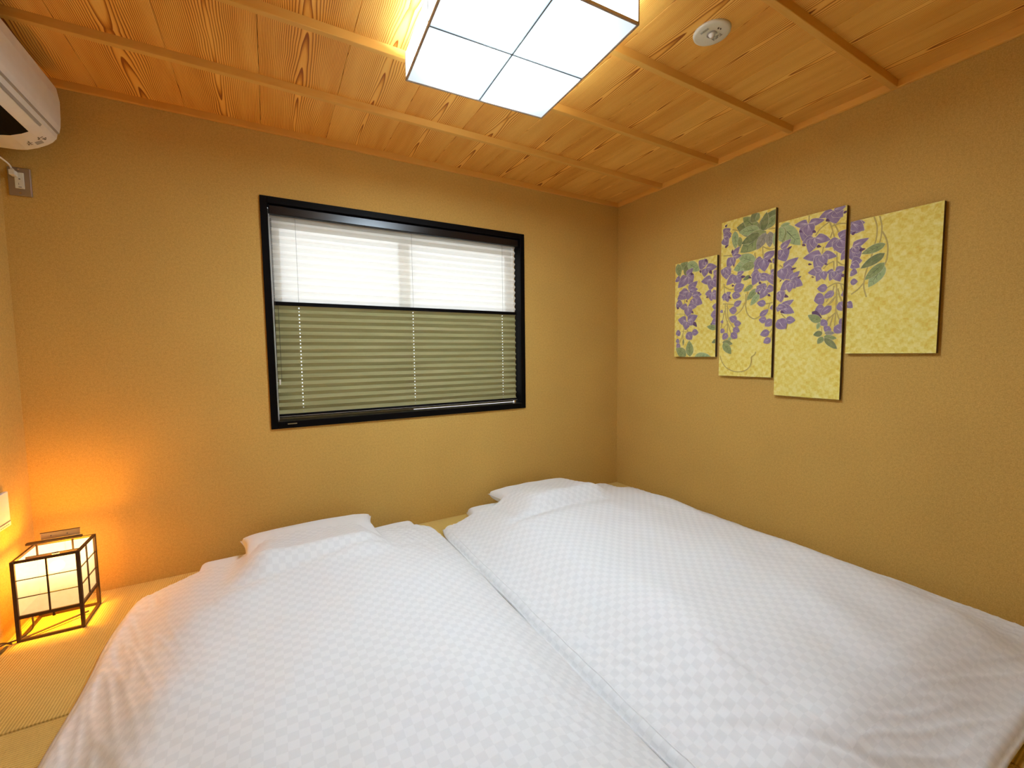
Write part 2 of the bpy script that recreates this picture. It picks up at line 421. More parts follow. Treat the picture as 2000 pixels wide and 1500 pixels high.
# ================================================================== EMERGENCY LIGHT DISC
em = tag(empty('emergency_light', (-.981, -1.508, 2.23)), 'round white recessed emergency light on the wood ceiling', 'light')
bm = BM()
prof = [(.0, -.006), (.028, -.006), (.055, -.0085), (.0625, -.0065), (.0645, -.0), (.06, .0)]
def lathe(bm, prof, n=48, c=(0, 0)):
    rings = []
    for r, z in prof:
        rings.append([bm.verts.new((c[0]+r*math.cos(2*math.pi*k/n), c[1]+r*math.sin(2*math.pi*k/n), z)) for k in range(n)] if r > 0 else [bm.verts.new((c[0], c[1], z))])
    for a, b in zip(rings, rings[1:]):
        if len(a) == 1:
            for k in range(n): bm.faces.new((a[0], b[k], b[(k+1) % n]))
        else:
            for k in range(n): bm.faces.new((a[k], b[k], b[(k+1) % n], a[(k+1) % n]))
    return bm
obj('cover', lathe(bm, prof), m_ivory, em, True)
obj('lens', lathe(BM(), [(0, -.019), (.006, -.018), (.011, -.012), (.013, -.006)], 24), m_white, em, True)
bm = BM()
for k in range(16):
    pass
tube(bm, [(.016*math.cos(a), .016*math.sin(a), -.0085) for a in [k*2*math.pi/22 for k in range(20)]], .0022, 6)
obj('lens_ring', bm, m_acgroove, em)
obj('test_switch', cyl(cyl(BM(), (-.008, -.032, -.0085), (-.008, -.032, -.0115), .0028, 10), (.002, -.034, -.0085), (.002, -.034, -.0115), .0022, 10), m_ink, em)
bm = BM()
for i in range(9):
    for j in range(3):
        if (i*3+j) % 4 != 3: box(bm, .022+j*.005, .0245+j*.005, -.018+i*.004, -.0155+i*.004, -.0096, -.0075)
for i in range(8):
    for j in range(2): box(bm, -.036-j*.005, -.0335-j*.005, -.012+i*.004, -.0095+i*.004, -.0096, -.0075)
o = obj('small_print', bm, m_faint, em); o['kind'] = 'stuff'

# ================================================================== AIR CONDITIONER
ac = tag(empty('air_conditioner', (XL, -.106, 1.883)), 'white wall-mounted air conditioner high on the left wall', 'air conditioner')
AL = .84
P0 = [(-3.3585, 2.157), (-3.15, 2.157), (-3.141, 2.150), (-3.1365, 2.099), (-3.138, 2.03), (-3.1405, 2.0), (-3.146, 1.972), (-3.153, 1.952), (-3.166, 1.934), (-3.182, 1.9205), (-3.21, 1.903), (-3.24, 1.890), (-3.27, 1.8845), (-3.315, 1.883), (-3.3585, 1.886)]
def extr(bm, prof, y0, y1):
    a = [bm.verts.new((x, y0, z)) for x, z in prof]; b = [bm.verts.new((x, y1, z)) for x, z in prof]
    n = len(prof)
    for i in range(n): bm.faces.new((a[i], a[(i+1) % n], b[(i+1) % n], b[i]))
    bm.faces.new(a[::-1]); bm.faces.new(b); return bm
def achild(name, bm, m, par=None, smooth=False):
    o = obj(name, bm, m, par or ac, smooth)
    if par is None: o.location = -Vector(ac.location)
    return o
Pb = [(x-.003 if x > -3.3 and z > 1.965 else x, z) for x, z in P0]
body = achild('body', extr(BM(), Pb, -.106, -.106-AL), m_acw)
# front panel: a shell proud of the body down to the groove
fp = [(-3.1525, 2.154), (-3.142, 2.150), (-3.1348, 2.099), (-3.1365, 2.03), (-3.1388, 1.998), (-3.1435, 1.975), (-3.149, 1.975), (-3.147, 2.03), (-3.145, 2.099), (-3.15, 2.14)]
achild('front_panel', extr(BM(), fp, -.107, -.105-AL), m_acw)
achild('panel_groove', extr(BM(), [(-3.1425, 1.9735), (-3.1425, 1.9695), (-3.152, 1.9685), (-3.152, 1.9745)], -.112, -.10-AL), m_acgroove)
# long recessed strip below the front panel, ends before the corner
achild('display_strip', extr(BM(), [(-3.1535, 1.9485), (-3.1585, 1.9405), (-3.1625, 1.9435), (-3.158, 1.951)], -.235, -.10-AL), m_acgroove)
# louver: dark outlet mouth and swung flap
achild('air_outlet', extr(BM(), [(-3.188, 1.9155), (-3.21, 1.9018), (-3.24, 1.8888), (-3.272, 1.8832), (-3.272, 1.889), (-3.188, 1.922)], -.236, -.04-AL), m_black)
achild('louver', extr(BM(), [(-3.160, 1.9375), (-3.1665, 1.9315), (-3.186, 1.9155), (-3.190, 1.9135), (-3.190, 1.9175), (-3.168, 1.936)], -.205, -.04-AL), m_acw)
bm = BM()
def on_under(x, y, sx, sy):   # small flat mark on the sloping underside
    z = 1.9205+(1.903-1.9205)*(x+3.182)/(-.028) if x > -3.21 else 1.903+(1.890-1.903)*(x+3.21)/(-.03)
    if x > -3.182: z = 1.934+(1.9205-1.934)*(x+3.166)/(-.016)
    b = bmesh.new(); bmesh.ops.create_cube(b, size=1)
    for v in b.verts: v.co = Vector((x+v.co.x*sx, y+v.co.y*sy, z-.0003+v.co.z*.0012+v.co.x*sx*.62))
    merge(bm, b)
for (x, y, sx, sy) in ((-3.178, -.172, .010, .003), (-3.184, -.176, .003, .010), (-3.177, -.160, .009, .0025), (-3.176, -.154, .007, .003), (-3.174, -.148, .005, .006), (-3.186, -.166, .006, .006), (-3.170, -.156, .003, .008),
                      (-3.215, -.166, .003, .012), (-3.219, -.160, .006, .003), (-3.212, -.156, .008, .0025), (-3.217, -.150, .008, .0025), (-3.222, -.146, .003, .010), (-3.214, -.143, .007, .002)):
    on_under(x, y, sx, sy)
achild('small_print', bm, m_print)['kind'] = 'stuff'
bm = BM(); on_under(-3.193, -.142, .020, .022)
achild('rating_label', bm, m_acgroove)['label'] = 'small grey rating label'
# power cord down to the socket
pc = achild('power_cord', tube(BM(), catmull([(-3.352, -.14, 1.90), (-3.348, -.115, 1.878), (-3.335, -.075, 1.862), (-3.3185, -.046, 1.846), (-3.3135, -.036, 1.832), (-3.3125, -.034, 1.822)]), .0032, 8), m_acw, None, True)
achild('plug', box(box(BM(), -3.3215, -3.3035, -.043, -.012, 1.805, 1.826, .003, 2), -3.317, -3.308, -.040, -.026, 1.822, 1.832, .002, 1), m_ivory, pc)

# ================================================================== OUTLET
oc = tag(empty('wall_outlet', (-3.3025, 0, 1.79)), 'steel-plated wall outlet below the air conditioner', 'outlet')
def och(name, bm, m):
    o = obj(name, bm, m, oc); o.location = -Vector(oc.location); return o
och('cover_plate', box(BM(), -3.3365, -3.2685, -.009, 0, 1.733, 1.847, .0035, 2), m_steel)
och('socket', box(BM(), -3.3155, -3.2885, -.0125, -.006, 1.762, 1.826, .0015, 2), m_ivory)
bm = BM(); box(bm, -3.3035, -3.2985, -.013, -.011, 1.798, 1.8015); box(bm, -3.3055, -3.2965, -.013, -.011, 1.7665, 1.7685); box(bm, -3.3045, -3.3035, -.013, -.011, 1.776, 1.784)
och('slot', bm, m_ink)
for z in (1.745, 1.8385): och('screw', cyl(BM(), (-3.3025, -.0085, z), (-3.3025, -.0105, z), .0035, 12), m_chrome)

# ================================================================== WALL SWITCH PANEL (left wall)
sw = tag(empty('wall_controller', (XL, -.30, .49)), 'white control panel on the left wall above the lantern', 'wall panel')
def sch(name, bm, m):
    o = obj(name, bm, m, sw); o.location = -Vector(sw.location); return o
sch('case', box(BM(), XL, XL+.014, -.385, -.203, .421, .556, .003, 2), m_white)
sch('flap', box(BM(), XL+.013, XL+.016, -.380, -.207, .424, .440, .001, 1), m_white)
sch('flap_line', box(BM(), XL+.013, XL+.0148, -.380, -.207, .4405, .4425), m_print)
bm = BM()
for k in range(7): box(bm, XL+.0155, XL+.0164, -.232-k*.013, -.223-k*.013, .430, .4325)
sch('small_print', bm, m_print)

# ================================================================== FLOOR LANTERN
lt = tag(empty('floor_lantern', (-3.2215, -.2255, 0)), 'small square paper lantern glowing orange on the tatami in the corner', 'lamp')
LH = .0945; PW = .0115
t = NT('lit washi paper'); tc = t.new('TexCoord'); sep = t.new('SeparateXYZ'); t.l(tc.outputs['Object'], sep.inputs[0])
g = t.ramp(sep.outputs[2], [(.09, (1.15,)*3), (.17, (1.45,)*3), (.215, (2.4,)*3), (.25, (4.2,)*3), (.31, (4.2,)*3)])
em_ = t.new('Emission'); fb = t.noise(tc.outputs['Object'], 60, 3)
t.l(t.ramp(fb, [(.3, (1, .62, .24)), (.7, (1, .66, .27))]), em_.inputs[0]); t.l(t.math('MULTIPLY', g, PAPER), em_.inputs[1])
trp = t.new('BsdfTransparent'); trp.inputs[0].default_value = (1, .93, .8, 1); mxp = t.new('MixShader'); mxp.inputs[0].default_value = .42; t.l(em_.outputs[0], mxp.inputs[1]); t.l(trp.outputs[0], mxp.inputs[2]); t.l(mxp.outputs[0], t.out.inputs[0]); m_paper = t.m
def lch(name, bm, m, par=None, smooth=False): return obj(name, bm, m, par or lt, smooth)
for sx in (-1, 1):
    for sy in (-1, 1):
        lch('post', box(BM(), *sorted((sx*LH, sx*(LH-PW))), *sorted((sy*LH, sy*(LH-PW))), 0, .312, .001, 1), m_lwood)
for s in (-1, 1):
    for z0, z1 in ((0, .010), (.088, .100), (.303, .312)):
        y0, y1 = sorted((s*(LH-.0015), s*(LH-.010)))
        lch('rail', box(BM(), -LH+PW, LH-PW, y0, y1, z0, z1), m_lwood)
        lch('rail', box(BM(), y0, y1, -LH+PW, LH-PW, z0, z1), m_lwood)
    y0, y1 = sorted((s*(LH-.0085), s*(LH-.0095)))
    lch('paper_panel', box(BM(), -LH+PW-.002, LH-PW+.002, y0, y1, .098, .306), m_paper)
    lch('paper_panel', box(BM(), y0, y1, -LH+PW-.002, LH-PW+.002, .098, .306), m_paper)
    y0, y1 = sorted((s*(LH-.004), s*(LH-.0085)))
    for z in (.168, .236):
        lch('lattice_bar', box(BM(), -LH+PW, LH-PW, y0, y1, z-.0013, z+.0013), m_lwood)
        lch('lattice_bar', box(BM(), y0, y1, -LH+PW, LH-PW, z-.0013, z+.0013), m_lwood)
    lch('lattice_bar', box(BM(), -.0024, .0024, y0, y1, .1, .304), m_lwood)
    lch('lattice_bar', box(BM(), y0, y1, -.0024, .0024, .1, .304), m_lwood)
# handle
hb = lch('handle', box(BM(), -.080, .080, -.010, .006, .338, .347, .001, 1), m_lwood)
m_lw2 = simple('pale handle wood', (.62, .42, .2), .5)
hp = lch('handle_plate', box(BM(), -.042, .072, .006, .009, .346, .374, .001, 1), m_lw2, hb)
lch('handle_plate_edge', box(BM(), -.043, .073, .0055, .0095, .3735, .3755), m_lwood, hb)
for x_ in (-.012, .035): lch('screw', cyl(BM(), (x_, .0062, .36), (x_, .0045, .36), .0022, 8), m_print, hb)
for x_ in (-.052, .050): lch('handle_strap', box(BM(), x_-.0025, x_+.0025, -.003, .002, .285, .34), m_lwood, hb)
lch('cross_bar', box(BM(), -LH+.008, LH-.008, -.004, .003, .285, .292), m_lwood)
lch('socket_holder', cyl(BM(), (0, 0, .262), (0, 0, .29), .012, 16), m_white)
# diagonal brace bars under the shade
lch('floor_brace', tube(BM(), [(-LH+.01, -LH+.012, .008), (LH-.02, .02, .012)], .004, 6), m_lwood)
t = NT('lamp bulb'); e_ = t.new('Emission'); e_.inputs[0].default_value = (1, .6, .25, 1); e_.inputs[1].default_value = 14; t.l(e_.outputs[0], t.out.inputs[0])
b = bmesh.new(); bmesh.ops.create_uvsphere(b, u_segments=20, v_segments=12, radius=.022); bmesh.ops.translate(b, vec=(0, 0, .236), verts=b.verts)
lch('bulb', b, t.m, None, True)
pcd = lch('pull_cord', tube(BM(), [(.004, -LH+.02, .105), (.004, -LH+.02, .084)], .0008, 6), m_cord)
lch('pull_knob', cyl(BM(), (.004, -LH+.02, .086), (.004, -LH+.02, .068), .0022, 10, .0045), m_lwood, pcd)
cr = lch('power_cord', tube(BM(), catmull([(-.06, -.02, .098), (-.066, -.04, .07), (-.062, -.06, .03), (-.09, -.085, .012), (-.125, -.10, .010), (-.1335, -.15, .02), (-.131, -.22, .014), (-.128, -.34, .006), (-.13, -.5, .004)], 10), .0030, 7), m_cord, None, True)
lch('power_cord', tube(BM(), catmull([(-.105, -.10, .006), (-.12, -.13, .030), (-.1325, -.17, .034), (-.131, -.20, .015), (-.115, -.16, .006), (-.11, -.12, .010), (-.125, -.2, .005), (-.131, -.42, .005)], 10), .0030, 7), m_cord, None, True)
ld = bpy.data.lights.new('lantern_glow', 'POINT'); ld.energy = LANTERN_W; ld.color = (1, .40, .012); ld.shadow_soft_size = .055
lo = bpy.data.objects.new('lantern_glow', ld); COL.objects.link(lo); lo.parent = lt; lo.location = (0, 0, .236)

# ================================================================== FUTONS
def cloth_mesh(name, fn, nu, nv, mat, uvscale, parent=None):
    """fn(u,v)->(top point, bottom z); closed pillow-like mesh with metric UVs"""
    top = [[fn(-1+2*i/nu, -1+2*j/nv) for i in range(nu+1)] for j in range(nv+1)]
    verts, faces, uvs = [], [], []
    T, B = {}, {}
    for j in range(nv+1):
        for i in range(nu+1):
            p, zb = top[j][i]; T[i, j] = len(verts); verts.append(p); uvs.append((p[0]*uvscale, p[1]*uvscale))
    nt = len(verts)
    for j in range(0, nv+1):
        for i in range(0, nu+1):
            if i in (0, nu) or j in (0, nv): B[i, j] = T[i, j]
            elif i % 4 == 0 and j % 4 == 0 or True:
                p, zb = top[j][i]; B[i, j] = len(verts); verts.append((p[0], p[1], zb)); uvs.append((p[0]*uvscale, p[1]*uvscale))
    for j in range(nv):
        for i in range(nu):
            faces.append((T[i, j], T[i+1, j], T[i+1, j+1], T[i, j+1]))
            faces.append((B[i, j+1], B[i+1, j+1], B[i+1, j], B[i, j]))
    me = bpy.data.meshes.new(name); me.from_pydata(verts, [], faces); me.update()
    ul = me.uv_layers.new(name='UVMap')
    for lp in me.loops: ul.data[lp.index].uv = uvs[lp.vertex_index]
    return link(name, me, mat, parent, True)
def rect(x, y, x0, x1, y0, y1, f):
    return sstep(x0-f, x0+f, x)*sstep(-x1-f, -x1+f, -x)*sstep(y0-f, y0+f, y)*sstep(-y1-f, -y1+f, -y)
MT = .062
def mattress(x0, x1, seed, label):
    xc, yc, hx, hy = (x0+x1)/2, -1.10, (x1-x0)/2, 1.06
    def fn(u, v):
        du, dv = (1-abs(u))*hx, (1-abs(v))*hy
        g = math.sqrt(max(0, 1-(1-min(du/.035, 1))**2))*math.sqrt(max(0, 1-(1-min(dv/.035, 1))**2))
        cx = 1-.012*abs(v)**14; cy = 1-.008*abs(u)**14
        z = .025+(MT-.025)*g + .004*nz(u*3+seed, v*6)*g
        if g == 0: z = .025
        return (xc+hx*u*cx, yc+hy*v*cy, z), (.002 if g > 0 else .025)
    return fn
def flat_mattress(x0, x1, seed, label):
    o = cloth_mesh('futon_mattress', mattress(x0, x1, seed, label), 90, 150, m_sheet, 1)
    return tag(o, label, 'mattress', 'futon mattresses on the tatami')
flat_mattress(-2.79, -1.725, 3, 'white-sheeted futon mattress under the left duvet, nearer the lantern')
flat_mattress(-1.375, -.32, 8, 'white-sheeted futon mattress under the right duvet, beside the canvases wall')

def pillow(loc, rz, hx, hy, h, seed, label, tilt=0):
    root = empty('pillow', loc, rz); root.rotation_euler = (tilt, 0, rz)
    def fn(u, v):
        e = max(0, (1-abs(u)**2.6))*max(0, (1-abs(v)**2.6))
        pin = 1+.05*(abs(u)*abs(v))**3 - .05*(1-abs(v)**2)*abs(u)**6
        pin2 = 1+.05*(abs(u)*abs(v))**3 - .06*(1-abs(u)**2)*abs(v)**6
        k = e**.26
        z = h*.5*(1+k*.95) + .005*nz(u*3+seed, v*3)*k + .004*nz(u*9+seed, v*4, 2)*k*(abs(u)**3)
        zb = h*.5*(1-k*.95)
        return (hx*u*pin, hy*v*pin2, z), zb
    cloth_mesh('pillow_body', fn, 60, 44, m_sheet, 1, root)
    bm = BM()   # flange seam around the case
    pts = []
    for k in range(120):
        a = k/120*4; s = int(a); f = (a-s)*2-1
        u, v = [(f, -1), (1, f), (-f, 1), (-1, -f)][s]
        p, _ = fn(u, v); pts.append((p[0], p[1], p[2]))
    pts.append(pts[0])
    tube(bm, pts, .0022, 5)
    obj('piping', bm, m_sheet, root, True)
    tag(root, label, 'pillow', 'pillows at the head of the futons')
    return root
pillow((-2.292, -.262, MT), R(.5), .305, .19, .135, 1, 'white pillow poking out of the left duvet, at the wall below the window')
pillow((-.905, -.262, MT), R(-1), .295, .19, .125, 5, 'white pillow poking out of the right duvet, nearer the room corner')

def duvet_fn(x0, x1, yh, yf, mat, pil, seed, folds, xl=None):
    xc, yc, hx, hy = (x0+x1)/2, (yh+yf)/2, (x1-x0)/2, (yh-yf)/2
    def fn(u, v):
        # v=+1 head
        x = xc+hx*u*(1-.035*abs(v)**10); y = yc+hy*v*(1-.02*abs(u)**10)
        if xl: x += xl(y)*(.5-.5*u)
        edge = abs(u)**8; hedge = abs(v)**10
        x += .012*nz(y*3.1+seed, seed)*edge*(1 if u < 0 else .4); y += .016*nz(x*3.7+seed, seed+9)*hedge
        du, dv = (1-abs(u))*hx, (1-abs(v))*hy
        q = lambda d, r: math.sqrt(max(0, 1-(1-min(d/r, 1))**2))
        quick = q(du, .035)*q(dv, .03)
        slow = sstep(0, 1, min(du/.42, 1))**.8*sstep(0, 1, min(dv/.55, 1))**.8
        sup = (MT+.003)*rect(x, y, mat[0]-.05, mat[1]+.04, mat[2]-.05, mat[3]+.02, .13)
        pl = .088*rect(x, y, *pil, .09)
        base = sup*1.0
        loft = .034*quick+.070*slow
        n = .025*nz(x*2.1+seed, y*1.9, seed)*slow + .0125*nz(x*5+seed, y*4.2, seed+3)*quick*(.4+.6*sstep(0, .2, du)) + .003*nz(x*11+seed, y*9, seed+4)*quick
        # wrinkles, strongest along the sides, running lengthwise with a slant
        wr = (1-abs(nz((x*1.0+y*.35)*26+seed, y*2.6, 7)*2))**3
        n += .0055*wr*sstep(.45, .0, du)*quick*sstep(0, .05, du)
        wr2 = (1-abs(nz(x*3.0+seed*2, (y+.3*x)*20, 3)*2))**3
        n += .004*wr2*sstep(.5, .02, dv)*quick*sstep(0, .05, dv)
        for (ax, ay, bx, by, w, d) in folds:
            vx, vy = bx-ax, by-ay; L = vx*vx+vy*vy
            t_ = max(0, min(1, ((x-ax)*vx+(y-ay)*vy)/L)); px, py = ax+t_*vx, ay+t_*vy
            side = ((x-px)*vy-(y-py)*vx)/math.sqrt(L); dd = math.hypot(x-px, y-py)
            n += d*math.exp(-(dd/w)**2)*math.sin(math.pi*t_)**.5 if 0 < t_ < 1 else 0
        z = .006+base+pl*quick+loft+n*1.0
        edge_z = .022+base*.9
        if du <= 1e-6 or dv <= 1e-6: z = edge_z
        else: z = edge_z+(z-.022+.016*0-edge_z+.02)*min(1, quick*1.15) if quick < .87 else z
        zb = .004+base+pl*.93*quick*sstep(0, .06, min(du, dv))
        if quick == 0: zb = z
        return (x, y, max(z, zb+.001) if quick > 0 else z), zb
    return fn
L_FN = duvet_fn(-3.005, -1.632, -.225, -2.36, (-2.79, -1.725, -2.14, -.04), (-2.57, -2.02, -.60, -.10), 3.3,
    [(-2.66, -.66, -1.80, -.52, .030, -.017), (-2.66, -.73, -1.82, -.59, .06, .014), (-2.7, -1.0, -1.9, -.86, .03, -.006)])
R_FN = duvet_fn(-1.622, -.055, -.20, -2.31, (-1.375, -.32, -2.14, -.04), (-1.18, -.63, -.60, -.08), 12.7,
    [(-1.42, -.62, -.72, -.62, .035, -.022), (-1.35, -.72, -.62, -.72, .07, .018), (-1.45, -1.93, -1.15, -2.3, .012, -.008), (-1.30, -1.6, -1.26, -2.2, .015, -.006)])
dl = tag(cloth_mesh('duvet', L_FN, 230, 330, m_duvet, 1), 'white check duvet on the left futon, beside the lantern', 'duvet', 'white duvets on the futons')
dr = tag(cloth_mesh('duvet', R_FN, 250, 330, m_duvet, 1), 'white check duvet on the right futon, along the canvases wall', 'duvet', 'white duvets on the futons')
def hem(fn, us, vs, par, r=.003, nm='hem'):
    pts = []
    for u, v in zip(us, vs):
        p, _ = fn(u, v); pts.append((p[0], p[1], p[2]+.001))
    obj(nm, tube(BM(), pts, r, 6), m_sheet, par, True)
vs = [-.995+1.985*k/160 for k in range(161)]
hem(R_FN, [-.995]*161, vs, dr, .0035); hem(R_FN, [-.955]*161, vs, dr, .0022, 'hem_seam')
hem(L_FN, [.995]*161, vs, dl, .003)
# woven care label near the hem of the right duvet
lab = []
bm = BM(); g = [[bm.verts.new(Vector(R_FN(-.90+.03*i/3, -.20+.055*j/5)[0])+Vector((0, 0, .0022))) for i in range(4)] for j in range(6)]
for j in range(5):
    for i in range(3): bm.faces.new((g[j][i], g[j][i+1], g[j+1][i+1], g[j+1][i]))
o = obj('care_label', bm, m_sheet, dr, True)

# ================================================================== WISTERIA CANVASES
FX = -.0225
fwd, rgt, upv = fw, r2, u2
def pix(px, py, xw=FX):   # photograph measurement -> place on the canvas plane (y,z)
    d = fwd*1.0+rgt*((px-1000)/F_PX)-upv*((py-750)/F_PX)
    s = (xw-CAM.x)/d.x; p = CAM+d*s; return (p.y, p.z)
t = NT('printed gold leaf ground'); v = t.coord('Object', (1, 1, 1))
ck = t.new('TexChecker'); t.l(v, ck.inputs[0]); ck.inputs['Scale'].default_value = 1/.021
ck.inputs[1].default_value = (.42, .42, .42, 1); ck.inputs[2].default_value = (.56, .56, .56, 1)
vo = t.new('TexVoronoi'); t.l(v, vo.inputs['Vector']); vo.inputs['Scale'].default_value = 48
sp = t.new('SeparateColor'); t.l(vo.outputs['Color'], sp.inputs[0])
f = t.math('ADD', t.math('MULTIPLY', ck.outputs[0], .60), t.math('ADD', t.math('MULTIPLY', sp.outputs[0], .16), t.math('MULTIPLY', t.noise(v, 60, 4, .7), .75)))
t.l(t.ramp(f, [(.42, (.99, .90, .40)), (.66, (.94, .82, .27)), (.84, (.86, .70, .14)), (1.0, (.82, .56, .08))]), t.b.inputs['Base Color'])
t.b.inputs['Roughness'].default_value = .75; t.b.inputs['Specular IOR Level'].default_value = .2; m_gold = t.m
def ink(name, a, b):
    t = NT(name); v = t.coord(); t.l(t.ramp(t.noise(v, 55, 3), [(.32, a), (.68, b)]), t.b.inputs['Base Color'])
    t.b.inputs['Roughness'].default_value = .75; t.b.inputs['Specular IOR Level'].default_value = .2; return t.m
INK = {'o': ink('pale petal outline', (.74, .66, .52), (.82, .72, .52)), 'p': ink('violet petal', (.26, .185, .30), (.36, .265, .39)),
       'd': ink('dark violet calyx', (.12, .07, .13), (.18, .10, .19)), 'v': ink('pale vein', (.62, .50, .60), (.68, .56, .62)),
       'l': ink('sage leaf', (.26, .32, .12), (.38, .42, .18)), 'k': ink('dark leaf', (.18, .22, .09), (.29, .30, .13)),
       't': ink('light sage leaf', (.36, .46, .21), (.46, .55, .26)), 'g': ink('grey violet leaf', (.32, .30, .24), (.42, .38, .28)),
       's': ink('olive stem', (.52, .40, .12), (.60, .47, .16)), 'w': ink('dark leaf vein', (.09, .11, .06), (.12, .13, .07))}
KEYS = list(INK)
def clip(poly, y0, y1, z0, z1):
    for ax, lim, sgn in ((0, y0, 1), (0, y1, -1), (1, z0, 1), (1, z1, -1)):
        out = []
        for i in range(len(poly)):
            a, b = poly[i-1], poly[i]; ia, ib = (a[ax]-lim)*sgn >= 0, (b[ax]-lim)*sgn >= 0
            if ia != ib:
                t_ = (lim-a[ax])/(b[ax]-a[ax]); out.append(tuple(a[k]+t_*(b[k]-a[k]) for k in (0, 1)))
            if ib: out.append(b)
        poly = out
        if not poly: break
    return poly
def petal(b, t, w, n=7, grow=0., rnd=.55):
    bx, by = b; tx, ty = t; dx, dy = tx-bx, ty-by; L = math.hypot(dx, dy) or 1; nx, ny = -dy/L, dx/L
    pts = []
    for s in (1, -1):
        r = range(n+1) if s == 1 else range(n-1, 0, -1)
        for k in r:
            a = k/n; h = w*L*(math.sin(math.pi*a**rnd)**.8 if 0 < a < 1 else 0)*.5+grow*(1 if 0 < a < 1 else 0)
            e = a+(grow/L if k == n else (-grow/L if k == 0 else 0))
            pts.append((bx+dx*e+nx*h*s, by+dy*e+ny*h*s))
    return pts
def ribbon(P, w):
    P3 = catmull([(a, b, 0) for a, b in P], 6); L, Rr = [], []
    for i, p in enumerate(P3):
        d = (P3[min(i+1, len(P3)-1)]-P3[max(i-1, 0)]); d.normalize(); nn = Vector((-d.y, d.x, 0))
        L.append(tuple((p+nn*w/2)[:2])); Rr.append(tuple((p-nn*w/2)[:2]))
    return [[L[i], L[i+1], Rr[i+1], Rr[i]] for i in range(len(L)-1)]
def canvas(y0, y1, z0, z1, art, label, stem_w=.006):
    root = empty('canvas_print', (0, (y0+y1)/2, (z0+z1)/2))
    off = -Vector(root.location)
    o = obj('canvas_edge', box(BM(), FX+.0004, -.001, y0, y1, z0, z1, .0012, 1), m_side, root); o.location = off
    o = obj('canvas_face', box(BM(), FX-.0006, FX+.0008, y0+.0004, y1-.0004, z0+.0004, z1-.0004), m_gold, root); o.location = off
    bm = BM(); depth = [0]
    def put(poly, key):
        poly = clip(poly, y0+.0006, y1-.0006, z0+.0006, z1-.0006)
        if len(poly) < 3: return
        depth[0] += 1; xx = FX-.0008-.0000045*depth[0]
        c = (sum(p[0] for p in poly)/len(poly), sum(p[1] for p in poly)/len(poly))
        try:
            vv = [bm.verts.new((xx, a, b)) for a, b in poly]; f_ = bm.faces.new(vv); f_.material_index = KEYS.index(key)
        except ValueError: pass
    for crop, ox, oy, sc, items in art:
        Q = lambda a, b: pix(ox+a/sc, oy+b/sc)
        for it in items:
            k = it[0]
            if k == 's':
                for q_ in ribbon([Q(*p) for p in it[1]], it[2] if len(it) > 2 else stem_w): put(q_, 's')
                continue
            bx, by, tx, ty = it[1:5]; w = it[5] if len(it) > 5 else .55
            B_, T_ = Q(bx, by), Q(tx, ty)
            if k == 'p':
                put(petal(B_, T_, w*1.5, grow=.0014), 'o'); put(petal(B_, T_, w*1.5), 'p')
                for s_ in (-.22, 0, .22):
                    dx, dy = T_[0]-B_[0], T_[1]-B_[1]
                    e = (B_[0]+dx*.62-dy*s_*w, B_[1]+dy*.62+dx*s_*w); put(petal(B_, e, .055, 3), 'v')
            elif k == 'b':
                put(petal(B_, T_, w*1.35, grow=.0010, rnd=.8), 'o'); put(petal(B_, T_, w*1.35, rnd=.8), 'p')
                dx, dy = T_[0]-B_[0], T_[1]-B_[1]; put(petal((B_[0]+dx*.2, B_[1]+dy*.2), (B_[0]+dx*.75-dy*.08, B_[1]+dy*.75+dx*.08), .10, 3), 'v')
            elif k == 'd': put(petal(B_, T_, w, 5), 'd')
            else:
                put(petal(B_, T_, w*1.1, 9, grow=.0009, rnd=.8), 'o'); put(petal(B_, T_, w*1.1, 9, rnd=.8), k)
                dx, dy = T_[0]-B_[0], T_[1]-B_[1]
                put(petal((B_[0]+dx*.12, B_[1]+dy*.12), (B_[0]+dx*.85, B_[1]+dy*.85), .03, 3), 'w' if k != 'k' else 'l')
                for f_ in (.3, .5, .7):
                    for s_ in (-1, 1):
                        c_ = (B_[0]+dx*f_, B_[1]+dy*f_); e = (c_[0]+dx*.14-dy*w*.33*s_, c_[1]+dy*.14+dx*w*.33*s_)
                        put(petal(c_, e, .07, 3), 'w' if k != 'k' else 'l')
    me = bpy.data.meshes.new('printed_wisteria')
    bm.to_mesh(me); bm.free()
    o = link('printed_wisteria', me, [INK[k] for k in KEYS], root); o.location = off; o['label'] = 'violet wisteria and green leaves printed flat on the gold ground'
    tag(root, label, 'wall art', 'four wisteria canvases on the right wall'); return root

